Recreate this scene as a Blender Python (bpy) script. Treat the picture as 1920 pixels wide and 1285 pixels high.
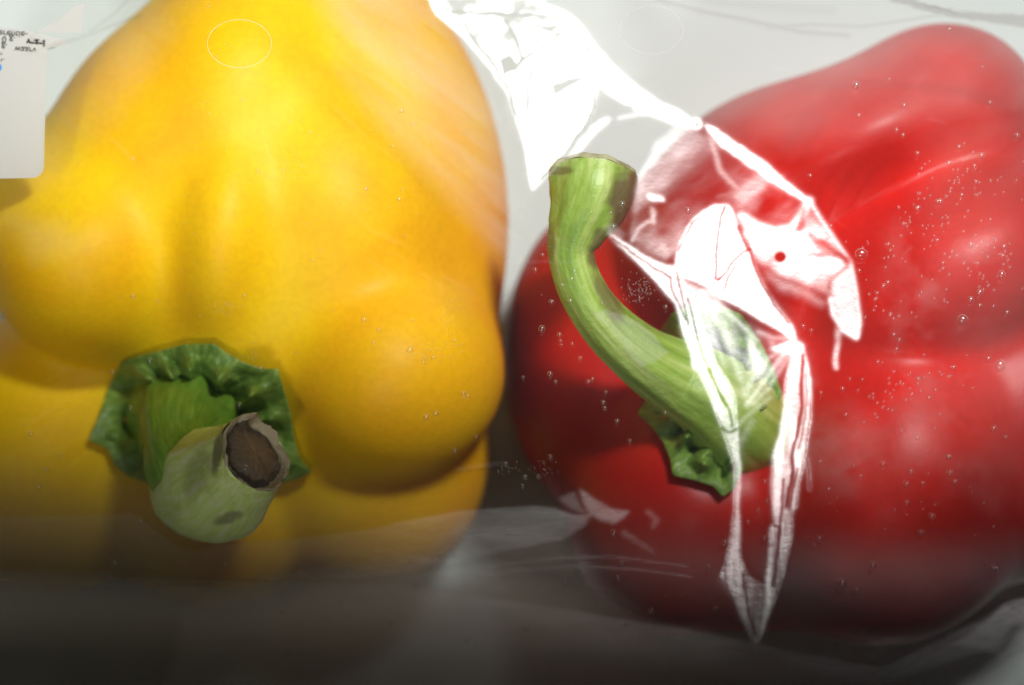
import bpy, bmesh, math, random
import numpy as np
from mathutils import Vector
random.seed(7); rng = np.random.default_rng(7)
S = bpy.context.scene
for o in list(bpy.data.objects): bpy.data.objects.remove(o)
S.unit_settings.scale_length = 0.1            # one unit is about a decimetre
ZF = 1.16                                     # height of the stretched film above the table
CAMZ = ZF + 6.0

# ------------------------------------------------------------------ camera
cd = bpy.data.cameras.new('camera'); cam = bpy.data.objects.new('camera', cd)
S.collection.objects.link(cam); S.camera = cam
cam.location = (0, 0, CAMZ); cam.rotation_euler = (0, 0, 0)
cd.sensor_width = 36; cd.lens = 36 * 6.0 / 1.92; cd.clip_end = 200; cd.clip_start = 0.1
cd.dof.use_dof = True; cd.dof.focus_distance = 6.03; cd.dof.aperture_fstop = 0.75

# ------------------------------------------------------------------ world, lamps, exposure
w = bpy.data.worlds.new('World'); S.world = w; w.use_nodes = True
w.node_tree.nodes['Background'].inputs[0].default_value = (0.9, 0.93, 1.0, 1)
w.node_tree.nodes['Background'].inputs[1].default_value = 0.006
S.view_settings.view_transform = 'Standard'; S.view_settings.look = 'None'
S.view_settings.exposure = 0; S.view_settings.gamma = 1
KEY = Vector((2.2, 3.8, 8.6))
def spot(loc, edge_y, power, radius, half=24, soft=2.7, col=(1, .995, .97), tx=None):
    """an unseen spotlight whose lower cone edge crosses the table at y = edge_y"""
    loc = Vector(loc)
    d = (Vector((loc.x * .3 if tx is None else tx, edge_y, .8)) - loc).normalized()
    right = Vector((1, 0, 0)); side = (right - d * right.dot(d)).normalized()
    from mathutils import Quaternion
    ax = Quaternion(side, math.radians(half)) @ d
    if ax.y < d.y: ax = Quaternion(side, -math.radians(half)) @ d
    l = bpy.data.lights.new('unseen_spot', 'SPOT'); o = bpy.data.objects.new('unseen_spot', l)
    S.collection.objects.link(o); o.location = loc
    o.rotation_euler = ax.to_track_quat('-Z', 'Y').to_euler()
    l.spot_size = 2 * math.radians(half)
    c0, c1 = math.cos(math.radians(half)), math.cos(math.radians(half - soft))
    l.spot_blend = (c1 - c0) / (1 - c0)
    l.energy = power; l.shadow_soft_size = radius; l.color = col
    return o
EDGE = -0.585  # cone edges placed so the light fades to dark at the bottom
for dx, dy in ((0, 0), (.5, .08), (-.5, -.08), (.14, -.28), (-.14, .28)):
    spot((KEY.x + dx, KEY.y + dy, KEY.z), EDGE, 850, .22)
spot((.3, .2, 9.4), EDGE + .19, 60, .3, col=(.97, .985, 1))  # unseen fill from overhead, added to lift the shade
spot((-3.2, -.8, 8.6), EDGE + .04, 640, .3, half=13, soft=3.4, col=(1, .985, .96), tx=-1.75)  # unseen fill added to brighten the yellow pepper's left, kept off the red
spot((-1.0, -4.0, 7.8), EDGE + .14, 700, .3, col=(1, .99, .97))  # unseen front fill added to brighten the hooked stem
cy = S.cycles
cy.max_bounces = 10; cy.transparent_max_bounces = 24; cy.caustics_reflective = False; cy.caustics_refractive = False
cy.sample_clamp_indirect = 4

# ------------------------------------------------------------------ helpers
def W(px, py, z):
    """point at height z that lies on the photograph's line of sight through pixel px, py"""
    s = (CAMZ - z) / 6.0
    return np.stack([(np.asarray(px, float) - 960) / 1000 * s, (642.5 - np.asarray(py, float)) / 1000 * s,
                     np.broadcast_to(np.asarray(z, float), np.shape(px)) if np.ndim(px) else np.asarray(z, float)], -1)
def link(name, me, mat=None, parent=None, smooth=True):
    o = bpy.data.objects.new(name, me); S.collection.objects.link(o)
    if mat: me.materials.append(mat)
    if smooth: me.shade_smooth()
    if parent: o.parent = parent; o.matrix_parent_inverse = parent.matrix_world.inverted()
    return o
def thing(name, loc, label, cat, group=None):
    o = bpy.data.objects.new(name, None); S.collection.objects.link(o); o.location = loc
    o['label'] = label; o['category'] = cat; o.empty_display_size = .05
    if group: o['group'] = group
    bpy.context.view_layer.update()
    return o
def grid_mesh(name, P, closed_u=False, uv=None):
    """P: (n, m, 3) grid of points -> quads"""
    n, m = P.shape[:2]
    idx = np.arange(n * m).reshape(n, m)
    a = idx[:-1, :]; b = idx[1:, :]
    if closed_u:
        q = np.stack([a, np.roll(a, -1, 1), np.roll(b, -1, 1), b], -1).reshape(-1, 4)
    else:
        q = np.stack([a[:, :-1], a[:, 1:], b[:, 1:], b[:, :-1]], -1).reshape(-1, 4)
    return raw_mesh(name, P.reshape(-1, 3), q)
def raw_mesh(name, V, F):
    me = bpy.data.meshes.new(name); F = np.asarray(F, np.int32); k = F.shape[1]
    me.vertices.add(len(V)); me.vertices.foreach_set('co', np.asarray(V, np.float32).ravel())
    me.loops.add(F.size); me.loops.foreach_set('vertex_index', F.ravel())
    me.polygons.add(len(F)); me.polygons.foreach_set('loop_start', np.arange(0, F.size, k, dtype=np.int32))
    me.update(calc_edges=True); me.validate()
    return me
def attr(me, name, kind, data):
    a = me.attributes.new(name, kind, 'POINT')
    a.data.foreach_set('vector' if kind == 'FLOAT_VECTOR' else 'value', np.asarray(data, np.float32).ravel())
# smooth value noise in numpy
def vnoise(x, y, seed=0):
    xi = np.floor(x).astype(np.int64); yi = np.floor(y).astype(np.int64); fx = x - xi; fy = y - yi
    fx = fx * fx * (3 - 2 * fx); fy = fy * fy * (3 - 2 * fy)
    def h(a, b):
        n = (a * 374761393 + b * 668265263 + seed * 1442695041) & 0xffffffff
        n = ((n ^ (n >> 13)) * 1274126177) & 0xffffffff
        return ((n ^ (n >> 16)) & 0xffff) / 65535.0
    return (h(xi, yi) * (1 - fx) + h(xi + 1, yi) * fx) * (1 - fy) + (h(xi, yi + 1) * (1 - fx) + h(xi + 1, yi + 1) * fx) * fy
def fbm(x, y, seed=0, oct=4):
    s = 0; a = .5
    for k in range(oct): s = s + a * vnoise(x * 2 ** k, y * 2 ** k, seed + k * 17); a *= .5
    return s
def sstep(a, b, x):
    t = np.clip((x - a) / (b - a), 0, 1); return t * t * (3 - 2 * t)
def sdpoly(X, Y, pts):
    """signed distance (positive inside) from points to a polygon, in pixels"""
    pts = np.asarray(pts, float); d = np.full(X.shape, 1e9); ins = np.zeros(X.shape, bool); n = len(pts)
    for i in range(n):
        x0, y0 = pts[i]; x1, y1 = pts[(i + 1) % n]; ex, ey = x1 - x0, y1 - y0
        t = np.clip(((X - x0) * ex + (Y - y0) * ey) / (ex * ex + ey * ey + 1e-9), 0, 1)
        d = np.minimum(d, (X - x0 - t * ex) ** 2 + (Y - y0 - t * ey) ** 2)
        c = ((y0 > Y) != (y1 > Y)) & (X < (x1 - x0) * (Y - y0) / ((y1 - y0) if y1 != y0 else 1e-9) + x0)
        ins ^= c
    d = np.sqrt(d); return np.where(ins, d, -d)
def sdline(X, Y, pts):
    pts = np.asarray(pts, float); d = np.full(X.shape, 1e9)
    for (x0, y0), (x1, y1) in zip(pts[:-1], pts[1:]):
        ex, ey = x1 - x0, y1 - y0
        t = np.clip(((X - x0) * ex + (Y - y0) * ey) / (ex * ex + ey * ey + 1e-9), 0, 1)
        d = np.minimum(d, (X - x0 - t * ex) ** 2 + (Y - y0 - t * ey) ** 2)
    return np.sqrt(d)

# ------------------------------------------------------------------ materials
def mat(name):
    m = bpy.data.materials.new(name); m.use_nodes = True; nt = m.node_tree
    return m, nt, nt.nodes['Principled BSDF'], nt.nodes['Material Output']
def N(nt, t, **kw):
    n = nt.nodes.new(t)
    for k, v in kw.items(): setattr(n, k, v)
    return n
def noise(nt, scale, detail=4, vec=None, rough=.55, dist=0):
    n = N(nt, 'ShaderNodeTexNoise'); n.inputs['Scale'].default_value = scale; n.inputs['Detail'].default_value = detail
    n.inputs['Roughness'].default_value = rough; n.inputs['Distortion'].default_value = dist
    if vec: nt.links.new(vec, n.inputs['Vector'])
    return n.outputs['Fac']
def ramp(nt, fac, stops):
    r = N(nt, 'ShaderNodeValToRGB'); nt.links.new(fac, r.inputs[0]); e = r.color_ramp.elements
    while len(e) < len(stops): e.new(.5)
    for k, (p, c) in enumerate(stops): e[k].position = p; e[k].color = (*c, 1)
    return r.outputs[0]
def mixc(nt, fac, a, b):
    m = N(nt, 'ShaderNodeMix', data_type='RGBA')
    for s, v in ((m.inputs[0], fac), (m.inputs[6], a), (m.inputs[7], b)):
        if hasattr(v, 'links'): nt.links.new(v, s)
        elif isinstance(v, tuple): s.default_value = (*v, 1)
        else: s.default_value = v
    return m.outputs[2]
def flesh_mat(name, stops, rough, sss, radius, flank, f0, f1):
    m, nt, p, out = mat(name)
    co = N(nt, 'ShaderNodeTexCoord').outputs['Object']
    c = ramp(nt, noise(nt, 2.2, 3, co, .5, .6), stops)
    # shaded sides painted into the skin: yellow's right, both sides of the red
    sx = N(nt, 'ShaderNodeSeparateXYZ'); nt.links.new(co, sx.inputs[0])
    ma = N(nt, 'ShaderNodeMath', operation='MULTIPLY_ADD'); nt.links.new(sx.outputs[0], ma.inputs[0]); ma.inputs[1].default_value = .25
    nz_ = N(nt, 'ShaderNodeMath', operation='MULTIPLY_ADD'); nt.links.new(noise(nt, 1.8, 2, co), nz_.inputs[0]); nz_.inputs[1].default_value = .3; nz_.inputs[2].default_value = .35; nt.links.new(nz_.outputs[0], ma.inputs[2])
    side_shade = ramp(nt, ma.outputs[0], [(.5 + f0 * .25, (0, 0, 0)), (.5 + f1 * .25, (1, 1, 1))] if f0 < .3 else [(.57, (1, 1, 1)), (.65, (0, 0, 0)), (.5 + f0 * .25, (0, 0, 0)), (.5 + f1 * .25, (1, 1, 1))]); c = mixc(nt, side_shade, c, flank)
    speck = ramp(nt, noise(nt, 75, 2, co), [(.35, (.95, .95, .95)), (.65, (1.03, 1.03, 1.03))])
    mm = N(nt, 'ShaderNodeMix', data_type='RGBA', blend_type='MULTIPLY'); mm.inputs[0].default_value = 1
    nt.links.new(c, mm.inputs[6]); nt.links.new(speck, mm.inputs[7])
    nt.links.new(mm.outputs[2], p.inputs['Base Color'])
    p.inputs['Roughness'].default_value = rough; p.inputs['Specular IOR Level'].default_value = .24
    p.inputs['Subsurface Weight'].default_value = sss; p.inputs['Subsurface Radius'].default_value = radius
    p.inputs['Subsurface Scale'].default_value = .10
    b = N(nt, 'ShaderNodeBump'); b.inputs['Strength'].default_value = .10; b.inputs['Distance'].default_value = .004
    nt.links.new(noise(nt, 60, 3, co), b.inputs['Height']); nt.links.new(b.outputs[0], p.inputs['Normal'])
    return m
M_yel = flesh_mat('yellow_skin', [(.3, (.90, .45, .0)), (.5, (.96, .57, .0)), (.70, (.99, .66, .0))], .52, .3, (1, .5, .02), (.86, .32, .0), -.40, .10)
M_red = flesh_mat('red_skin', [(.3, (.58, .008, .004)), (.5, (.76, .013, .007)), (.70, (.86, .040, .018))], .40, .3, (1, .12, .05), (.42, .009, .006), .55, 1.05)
def green_mat(name, c0, c1, c2, blotch=0., bc=(.2, .14, .08), stretch=(3, 22, 1)):
    m, nt, p, out = mat(name)
    uv = N(nt, 'ShaderNodeAttribute'); uv.attribute_name = 'tube'
    mp = N(nt, 'ShaderNodeMapping'); mp.inputs['Scale'].default_value = stretch; nt.links.new(uv.outputs['Vector'], mp.inputs[0])
    co = N(nt, 'ShaderNodeTexCoord').outputs['Object']
    c = ramp(nt, noise(nt, 1, 4, mp.outputs[0]), [(.3, c0), (.5, c1), (.7, c2)])
    f = ramp(nt, noise(nt, 9, 5, co, .65), [(.60, (0, 0, 0)), (.70, (1, 1, 1))])
    mu = N(nt, 'ShaderNodeMath', operation='MULTIPLY'); nt.links.new(f, mu.inputs[0]); mu.inputs[1].default_value = blotch
    col = mixc(nt, mu.outputs[0], c, bc)
    sa_ = N(nt, 'ShaderNodeAttribute'); sa_.attribute_name = 'stain'; col = mixc(nt, sa_.outputs['Fac'], col, (.13, .085, .04))  # mixes brown into the listed patches
    nt.links.new(col, p.inputs['Base Color']); p.inputs['Roughness'].default_value = .42
    p.inputs['Subsurface Weight'].default_value = .12; p.inputs['Subsurface Radius'].default_value = (.4, 1, .2); p.inputs['Subsurface Scale'].default_value = .03
    b = N(nt, 'ShaderNodeBump'); b.inputs['Strength'].default_value = .5; b.inputs['Distance'].default_value = .006
    nt.links.new(noise(nt, 45, 5, co, .6), b.inputs['Height']); nt.links.new(b.outputs[0], p.inputs['Normal'])
    return m
M_calyx = green_mat('calyx_green', (.09, .19, .03), (.15, .27, .04), (.28, .40, .09), .1)
M_stemY = green_mat('stem_green_pale', (.62, .84, .16), (.76, .92, .28), (.90, .97, .50), .3, (.42, .30, .14))
M_stemR = green_mat('stem_green', (.18, .31, .035), (.31, .46, .07), (.54, .64, .22), .3, (.24, .18, .07), (1.2, 9, 1))
M_neck = green_mat('stem_green_neck', (.13, .30, .02), (.20, .38, .03), (.28, .46, .06), .0)
def cut_mat():
    m, nt, p, out = mat('cut_stem_brown')
    a = N(nt, 'ShaderNodeAttribute'); a.attribute_name = 'rad'
    co = N(nt, 'ShaderNodeTexCoord').outputs['Object']
    ad = N(nt, 'ShaderNodeMath', operation='MULTIPLY_ADD'); nt.links.new(noise(nt, 14, 5, co, .7), ad.inputs[0])
    ad.inputs[1].default_value = .35; nt.links.new(a.outputs['Fac'], ad.inputs[2])
    c = ramp(nt, ad.outputs[0], [(.35, (.27, .18, .10)), (.80, (.19, .135, .075)), (1.00, (.075, .06, .034)), (1.13, (.46, .38, .22))])
    nt.links.new(c, p.inputs['Base Color']); p.inputs['Roughness'].default_value = .6
    b = N(nt, 'ShaderNodeBump'); b.inputs['Strength'].default_value = .8; b.inputs['Distance'].default_value = .01
    nt.links.new(noise(nt, 30, 5, co, .7), b.inputs['Height']); nt.links.new(b.outputs[0], p.inputs['Normal'])
    return m
M_cut = cut_mat()
M_tip = None
def plain(name, col, rough=.6):
    m, nt, p, out = mat(name); p.inputs['Base Color'].default_value = (*col, 1); p.inputs['Roughness'].default_value = rough
    return m, nt, p

M_tip, nt, p = plain('healed_stem_tip', (.42, .36, .20), .6)
co = N(nt, 'ShaderNodeTexCoord').outputs['Object']; nt.links.new(ramp(nt, noise(nt, 20, 4, co), [(.35, (.24, .19, .09)), (.6, (.50, .48, .27))]), p.inputs['Base Color'])
# ------------------------------------------------------------------ table
m, nt, p = plain('white_table', (.65, .70, .68), .55)
co = N(nt, 'ShaderNodeTexCoord').outputs['Object']
nt.links.new(ramp(nt, noise(nt, 1.3, 4, co), [(.3, (.56, .63, .61)), (.7, (.605, .67, .65))]), p.inputs['Base Color'])
bm = bmesh.new(); bmesh.ops.create_grid(bm, x_segments=8, y_segments=8, size=9); me = bpy.data.meshes.new('table_top'); bm.to_mesh(me); bm.free()
o = link('table_surface', me, m); o['kind'] = 'structure'

# ------------------------------------------------------------------ pepper bodies: smooth union of lobes
class Body:
    def __init__(s, lobes, k, cuts=(), ck=.05):
        s.E = [s.prep(*l) for l in lobes]; s.k = k; s.C = [s.prep(*c) for c in cuts]; s.ck = ck
    @staticmethod
    def prep(px, py, z, rx, ry, rz, rot=0, tilt=0):
        c = W(px, py, z); q = (CAMZ - z) / 6; a = math.radians(-rot); t = math.radians(tilt)
        R = np.array([[math.cos(a), -math.sin(a), 0], [math.sin(a), math.cos(a), 0], [0, 0, 1]])
        T = np.array([[1, 0, 0], [0, math.cos(t), -math.sin(t)], [0, math.sin(t), math.cos(t)]])
        return c, np.array([rx * q / 1000, ry * q / 1000, rz]), R @ T
    @staticmethod
    def ell(P, e):
        q = (P - e[0]) @ e[2]; k0 = np.linalg.norm(q / e[1], axis=-1); k1 = np.linalg.norm(q / e[1] ** 2, axis=-1)
        return k0 * (k0 - 1) / np.maximum(k1, 1e-6)
    def f(s, P):
        D = np.stack([s.ell(P, e) for e in s.E]); mn = D.min(0)
        d = mn - s.k * np.log(np.exp(-(D - mn) / s.k).sum(0))
        for c in s.C:
            e = -s.ell(P, c); h = np.clip(.5 + .5 * (e - d) / s.ck, 0, 1)
            d = d * (1 - h) + e * h + s.ck * h * (1 - h)
        return d
    def first(s, O, D, t0, t1, n=70):
        """first crossing into the body along O + D t"""
        ts = np.linspace(t0, t1, n); hit = np.full(len(D), float(t1)); prev = np.full(len(D), float(t0)); done = np.zeros(len(D), bool)
        for t in ts:
            todo = ~done
            if not todo.any(): break
            v = s.f(O[todo] + D[todo] * t); i = np.where(todo)[0][v < 0]
            done[i] = True; hit[i] = t; prev[i] = t - (t1 - t0) / (n - 1)
        a, b = prev.copy(), hit.copy()
        for _ in range(12):
            mid = (a + b) / 2; ins = s.f(O + D * mid[:, None]) < 0; b = np.where(ins, mid, b); a = np.where(ins, a, mid)
        return b, done
    def mesh(s, name, centre, sub=7):
        bm = bmesh.new(); bmesh.ops.create_icosphere(bm, subdivisions=sub, radius=1); me = bpy.data.meshes.new(name); bm.to_mesh(me); bm.free()
        D = np.empty(len(me.vertices) * 3, np.float32); me.vertices.foreach_get('co', D); D = D.reshape(-1, 3).astype(float)
        D /= np.linalg.norm(D, axis=1)[:, None]; O = np.broadcast_to(np.asarray(centre), D.shape)
        t, ok = s.first(O, D, 1.7, 0.02, 56); P = O + D * t[:, None]; P[:, 2] = np.maximum(P[:, 2], .004)
        me.vertices.foreach_set('co', P.astype(np.float32).ravel()); me.update(); return me
    def z_at(s, px, py, zmin=.3):
        px = np.asarray(px, float).ravel(); py = np.asarray(py, float).ravel()
        top = W(px, py, np.full(len(px), 1.14)); bot = W(px, py, np.full(len(px), zmin)); D = bot - top
        t, ok = s.first(top, D, 0, 1, 60); return top[:, 2] + D[:, 2] * t

YB = Body([  # px, py, z, rx, ry, rz, rot, tilt
    (562, 420, .46, 390, 540, .46, 0, 0),
    (455, 395, .54, 425, 280, .38, 0, 0),
    (452, 205, .54, 225, 300, .40, 18, 0),
    (345, 310, .52, 245, 275, .40, 0, 0),
    (182, 482, .65, 200, 196, .34, 0, 0),
    (75, 425, .50, 120, 160, .32, 0, 0),
    (440, 440, .70, 118, 225, .31, 6, 0),
    (640, 400, .60, 225, 290, .36, -8, 0),
    (738, 692, .66, 208, 206, .34, 0, 0),
    (90, 850, .34, 260, 262, .35, 0, 0),
    (400, 930, .36, 210, 210, .34, 0, 0),
    (690, 850, .36, 225, 262, .35, 0, 0),
], .027, cuts=[(375, 812, 1.02, 150, 118, .28)], ck=.08)
RB = Body([
    (1345, 480, .60, 195, 205, .36, -20, 0),
    (1440, 335, .46, 220, 160, .36, -22, 0),
    (1595, 272, .53, 300, 148, .41, -23, 0),
    (1765, 225, .50, 180, 175, .38, 0, 0),
    (1765, 500, .60, 345, 205, .41, -25, 0),
    (1660, 880, .58, 290, 330, .42, 10, 0),
    (1880, 760, .48, 250, 330, .40, 0, 0),
    (1300, 900, .46, 225, 300, .40, 20, 0),
    (1135, 670, .37, 190, 295, .34, 0, 0),
    (1440, 760, .45, 330, 420, .40, 0, 0),
], .024, cuts=[(1385, 790, 1.04, 130, 130, .24)], ck=.12)
yp = thing('yellow_pepper', W(480, 560, 0), 'large yellow bell pepper with a thick hooked pale green stem, on the left', 'bell pepper', 'bell peppers packed in the clear bag')
rp = thing('red_pepper', W(1450, 680, 0), 'glossy red bell pepper with a long curved green stem, right of the yellow one', 'bell pepper', 'bell peppers packed in the clear bag')
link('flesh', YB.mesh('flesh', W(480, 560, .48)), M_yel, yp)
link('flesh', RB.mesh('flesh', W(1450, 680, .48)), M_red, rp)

# ------------------------------------------------------------------ calyx: crinkled green cap draped on the shoulder
def calyx(body, cen, outline, hub, parent, bumps, lift=.034, seed=0, na=220, nr=40):
    cx, cy_ = cen; a = np.linspace(0, 2 * np.pi, na, endpoint=False); R = np.zeros(na); o = np.asarray(outline, float)
    for i, t in enumerate(a):
        dx, dy = math.cos(t), math.sin(t); best = 20
        for (x0, y0), (x1, y1) in zip(o, np.roll(o, -1, 0)):
            den = dx * (y1 - y0) - dy * (x1 - x0)
            if abs(den) < 1e-9: continue
            s_ = ((x0 - cx) * (y1 - y0) - (y0 - cy_) * (x1 - x0)) / den; u = ((x0 - cx) * dy - (y0 - cy_) * dx) / den
            if s_ > 0 and -1e-6 <= u <= 1 + 1e-6: best = max(best, s_)
        R[i] = best
    r = np.linspace(1, .02, nr)[:, None]; RR = R[None] * r
    PX = cx + RR * np.cos(a); PY = cy_ + RR * np.sin(a)
    Z = body.z_at(PX, PY).reshape(PX.shape)
    # smooth the draping toward the hub
    zc = np.median(Z[-8:]); Z = Z * sstep(0, .6, r) + (zc + .03) * (1 - sstep(0, .6, r))
    env = np.exp(-((r - .66) / .17) ** 2)
    wob = .5 + .5 * np.cos(a * bumps + 1.6 * np.sin(a * 3 + seed) + 3 * (r - .6)); wob = wob ** 1.2
    n1 = fbm(PX / 26, PY / 26, 5 + seed, 3)
    Z = Z + lift + .002 + env * (wob * .085 + (n1 - .45) * .12) + .004 * np.exp(-((r - .93) / .05) ** 2) * (.4 + n1)
    Z = Z - .045 * np.exp(-((r - .46) / .07) ** 2) + hub * np.exp(-(r / .36) ** 4)
    edge = np.repeat(Z[:1] - lift - .03, 1, 0)
    P = W(PX, PY, Z); E = W(PX[:1], PY[:1], edge); P = np.concatenate([E, P])
    me = grid_mesh('calyx', P, True)
    tube = np.stack([np.broadcast_to(a[None] * 6, P.shape[:2]), np.concatenate([[[1.1]], r])* .25 + 0 * P[..., 0], 0 * P[..., 0]], -1)
    attr(me, 'tube', 'FLOAT_VECTOR', tube)
    return link('calyx', me, M_calyx, parent)
calyx(YB, (358, 790), [(165, 825), (185, 780), (205, 722), (228, 680), (262, 668), (300, 658), (345, 646), (400, 645), (425, 662), (455, 680), (490, 692), (521, 692),
     (532, 730), (545, 775), (553, 830), (565, 865), (584, 885), (555, 900), (520, 908), (450, 925), (380, 925), (285, 908), (240, 893), (215, 872), (203, 842)], .05, yp, 13)
calyx(RB, (1370, 770), [(1195, 775), (1215, 745), (1225, 690), (1235, 625), (1260, 588), (1320, 560), (1390, 590), (1425, 640), (1450, 690), (1466, 735), (1455, 775), (1450, 800),
     (1425, 845), (1392, 880), (1378, 915), (1355, 932), (1338, 912), (1300, 900), (1262, 892), (1256, 860), (1243, 828), (1222, 800)], .05, rp, 15, seed=3)

# ------------------------------------------------------------------ stems
def catmull(K, n):
    K = np.asarray(K, float); K = np.vstack([2 * K[0] - K[1], K, 2 * K[-1] - K[-2]]); out = []
    m_ = len(K) - 3
    for u in np.linspace(0, m_ - 1e-9, n):
        i = int(u); t = u - i; p0, p1, p2, p3 = K[i:i + 4]
        out.append(.5 * (2 * p1 + (p2 - p0) * t + (2 * p0 - 5 * p1 + 4 * p2 - p3) * t * t + (3 * p1 - p0 - 3 * p2 + p3) * t ** 3))
    return np.array(out)
def tube(keys, n=110, na=72, ridge=.05, nrid=5, lump=.05, seed=1, flat=None):
    K = [list(W(x, y, z)) + [r * (CAMZ - z) / 6] for x, y, z, r in keys]
    C = catmull(K, n); P = C[:, :3]; r = C[:, 3]; T = np.gradient(P, axis=0); T /= np.linalg.norm(T, axis=1)[:, None]
    u = np.cross(T[0], [0, 0, 1.]); u = u / np.linalg.norm(u) if np.linalg.norm(u) > 1e-3 else np.array([1., 0, 0]); U = []
    for t in T: u = u - t * u.dot(t); u /= np.linalg.norm(u); U.append(u)
    U = np.array(U); V = np.cross(T, U); a = np.linspace(0, 2 * np.pi, na, endpoint=False)
    s = np.linspace(0, 1, n)[:, None]
    rr = r[:, None] * (1 + ridge * np.cos(nrid * a + 2 * s) + .4 * ridge * np.cos(2 * nrid * a + 1) + lump * (fbm(np.cos(a) * 2 + 9 + 0 * s, np.sin(a) * 2 + 7 * s + 9, seed) - .5) * 2)
    G = P[:, None] + rr[..., None] * (np.cos(a)[None, :, None] * U[:, None] + np.sin(a)[None, :, None] * V[:, None])
    attrs = np.stack([np.broadcast_to(s * 3, rr.shape), np.broadcast_to(np.abs(a - np.pi)[None] / 3.14, rr.shape), 0 * rr], -1)
    return G, attrs, P, T, rr
def stem(keys, material, parent, prof, cutm=None, brown_patches=(), rough=.022, flake=None, **kw):
    G, A, P, T, rr = tube(keys, **kw)
    me = grid_mesh('stem', G, True); attr(me, 'tube', 'FLOAT_VECTOR', A)
    qz = (CAMZ - G[..., 2]) / 6; gx_, gy_ = G[..., 0] / qz * 1000 + 960, 642.5 - G[..., 1] / qz * 1000; sv = 0 * gx_
    for sx_, sy_, sa, sb, sr, lv in brown_patches:
        c_, s_ = math.cos(math.radians(sr)), math.sin(math.radians(sr)); u_, v_ = (gx_ - sx_) * c_ + (gy_ - sy_) * s_, -(gx_ - sx_) * s_ + (gy_ - sy_) * c_
        sv = np.maximum(sv, lv * (1 - sstep(.55, 1.15, np.hypot(u_ / sa, v_ / sb) + .6 * (fbm(gx_ / 14, gy_ / 14, 9, 3) - .45))))
    attr(me, 'stain', 'FLOAT', sv); st = link('stem', me, material, parent)  # 'stain' holds the listed brown patches
    rim = G[-1]; c = rim.mean(0); t = T[-1]; rings = []; rad = []
    for q, d in prof:
        nz = (fbm(np.cos(2 * np.pi * np.arange(len(rim)) / len(rim)) * 3 * q + 9 + (6 if q > .9 else 0), np.sin(2 * np.pi * np.arange(len(rim)) / len(rim)) * 3 * q + 9, 4) - .5) * rough * (1.6 if q > .85 else 1)
        if flake is not None and q > .82:
            fw = np.linalg.norm(rim - W(flake[0], flake[1], rim[:, 2].mean()), axis=1); nz = nz + flake[2] * np.exp(-(fw / flake[3]) ** 2) * (.7 + .6 * vnoise(np.arange(len(rim)) * .9, np.zeros(len(rim)), 3))
        rings.append(c + (rim - c) * q + t[None] * (d + nz)[:, None]); rad.append(np.full(len(rim), q))
    me = grid_mesh('cut_end', np.array(rings), True); attr(me, 'rad', 'FLOAT', np.array(rad))
    link('cut_end', me, cutm or M_cut, st)
    return st
# thick hooked stem of the yellow pepper: a short neck, then the swollen end turned to the viewer
G, A, *_ = tube([(362, 782, .66, .125), (354, 790, .78, .100), (335, 800, .88, .076), (328, 832, .93, .060), (340, 875, .96, .068), (365, 915, .95, .072)], ridge=.04, lump=.08, seed=2)
me = grid_mesh('stem_neck', G, True); attr(me, 'tube', 'FLOAT_VECTOR', A); link('stem_neck', me, M_neck, yp)
stem([(318, 850, .80, .030), (340, 888, .86, .066), (372, 910, .92, .100), (412, 905, .99, .108), (444, 880, 1.05, .092), (466, 862, 1.085, .080), (479, 853, 1.10, .076)],
     M_stemY, yp, [(1, 0), (1.0, .004), (.97, .008), (.93, .005), (.89, -.005), (.84, -.010), (.7, -.006), (.5, .002), (.25, .006), (.0005, .006)], brown_patches=[(372, 885, 30, 60, 20, .32), (425, 972, 32, 12, -20, .65), (408, 850, 12, 50, 10, .8)], rough=.028, flake=(450, 780, .03, .028), ridge=.025, lump=.08, seed=5)
stem([(1412, 812, .74, .095), (1385, 790, .83, .090), (1332, 742, .90, .080), (1268, 706, .92, .070), (1198, 664, .97, .056), (1134, 606, 1.0, .047), (1090, 540, 1.02, .043),
      (1071, 475, 1.03, .043), (1082, 430, 1.035, .055), (1098, 390, 1.035, .070), (1109, 355, 1.03, .078), (1112, 328, 1.02, .080)],
     M_stemR, rp, cutm=M_tip, prof=[(1, 0), (.97, .008), (.90, .013), (.75, .016), (.4, .018), (.0005, .019)], brown_patches=[(1172, 385, 36, 80, 8, .95), (1120, 470, 20, 46, 10, .8), (1140, 560, 18, 60, -30, .7), (1042, 320, 40, 9, 0, .7), (1032, 455, 10, 40, 0, .6)], rough=.004, ridge=.035, nrid=4, lump=.06, seed=8, n=180)

# ------------------------------------------------------------------ the clear bag: one thin film, creased over the peppers
ST = 2.15
gx = np.arange(-140, 2061, ST); gy = np.arange(-140, 1426, ST); X, Y = np.meshgrid(gx, gy)
CR = fbm(X / 34, Y / 34, 11, 4); CR2 = fbm(X / 13, Y / 13, 23, 3); RID = 1 - np.abs(2 * fbm(X / 60 + .02 * Y, Y / 60, 31, 4) - .94) * 3.2
Xw = X + (CR - .47) * 9; Yw = Y + (CR2 - .44) * 7          # creased edges wander a little
HI = np.zeros(X.shape); VE = np.zeros(X.shape); HZ = np.zeros(X.shape); CF = np.ones(X.shape); FOLD_SHADE = np.zeros(X.shape)
def box(pts, pad):
    p = np.asarray(pts, float); x0, y0 = p.min(0) - pad; x1, y1 = p.max(0) + pad
    i0, i1 = np.searchsorted(gy, [y0, y1]); j0, j1 = np.searchsorted(gx, [x0, x1]); return slice(i0, i1), slice(j0, j1)
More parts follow.
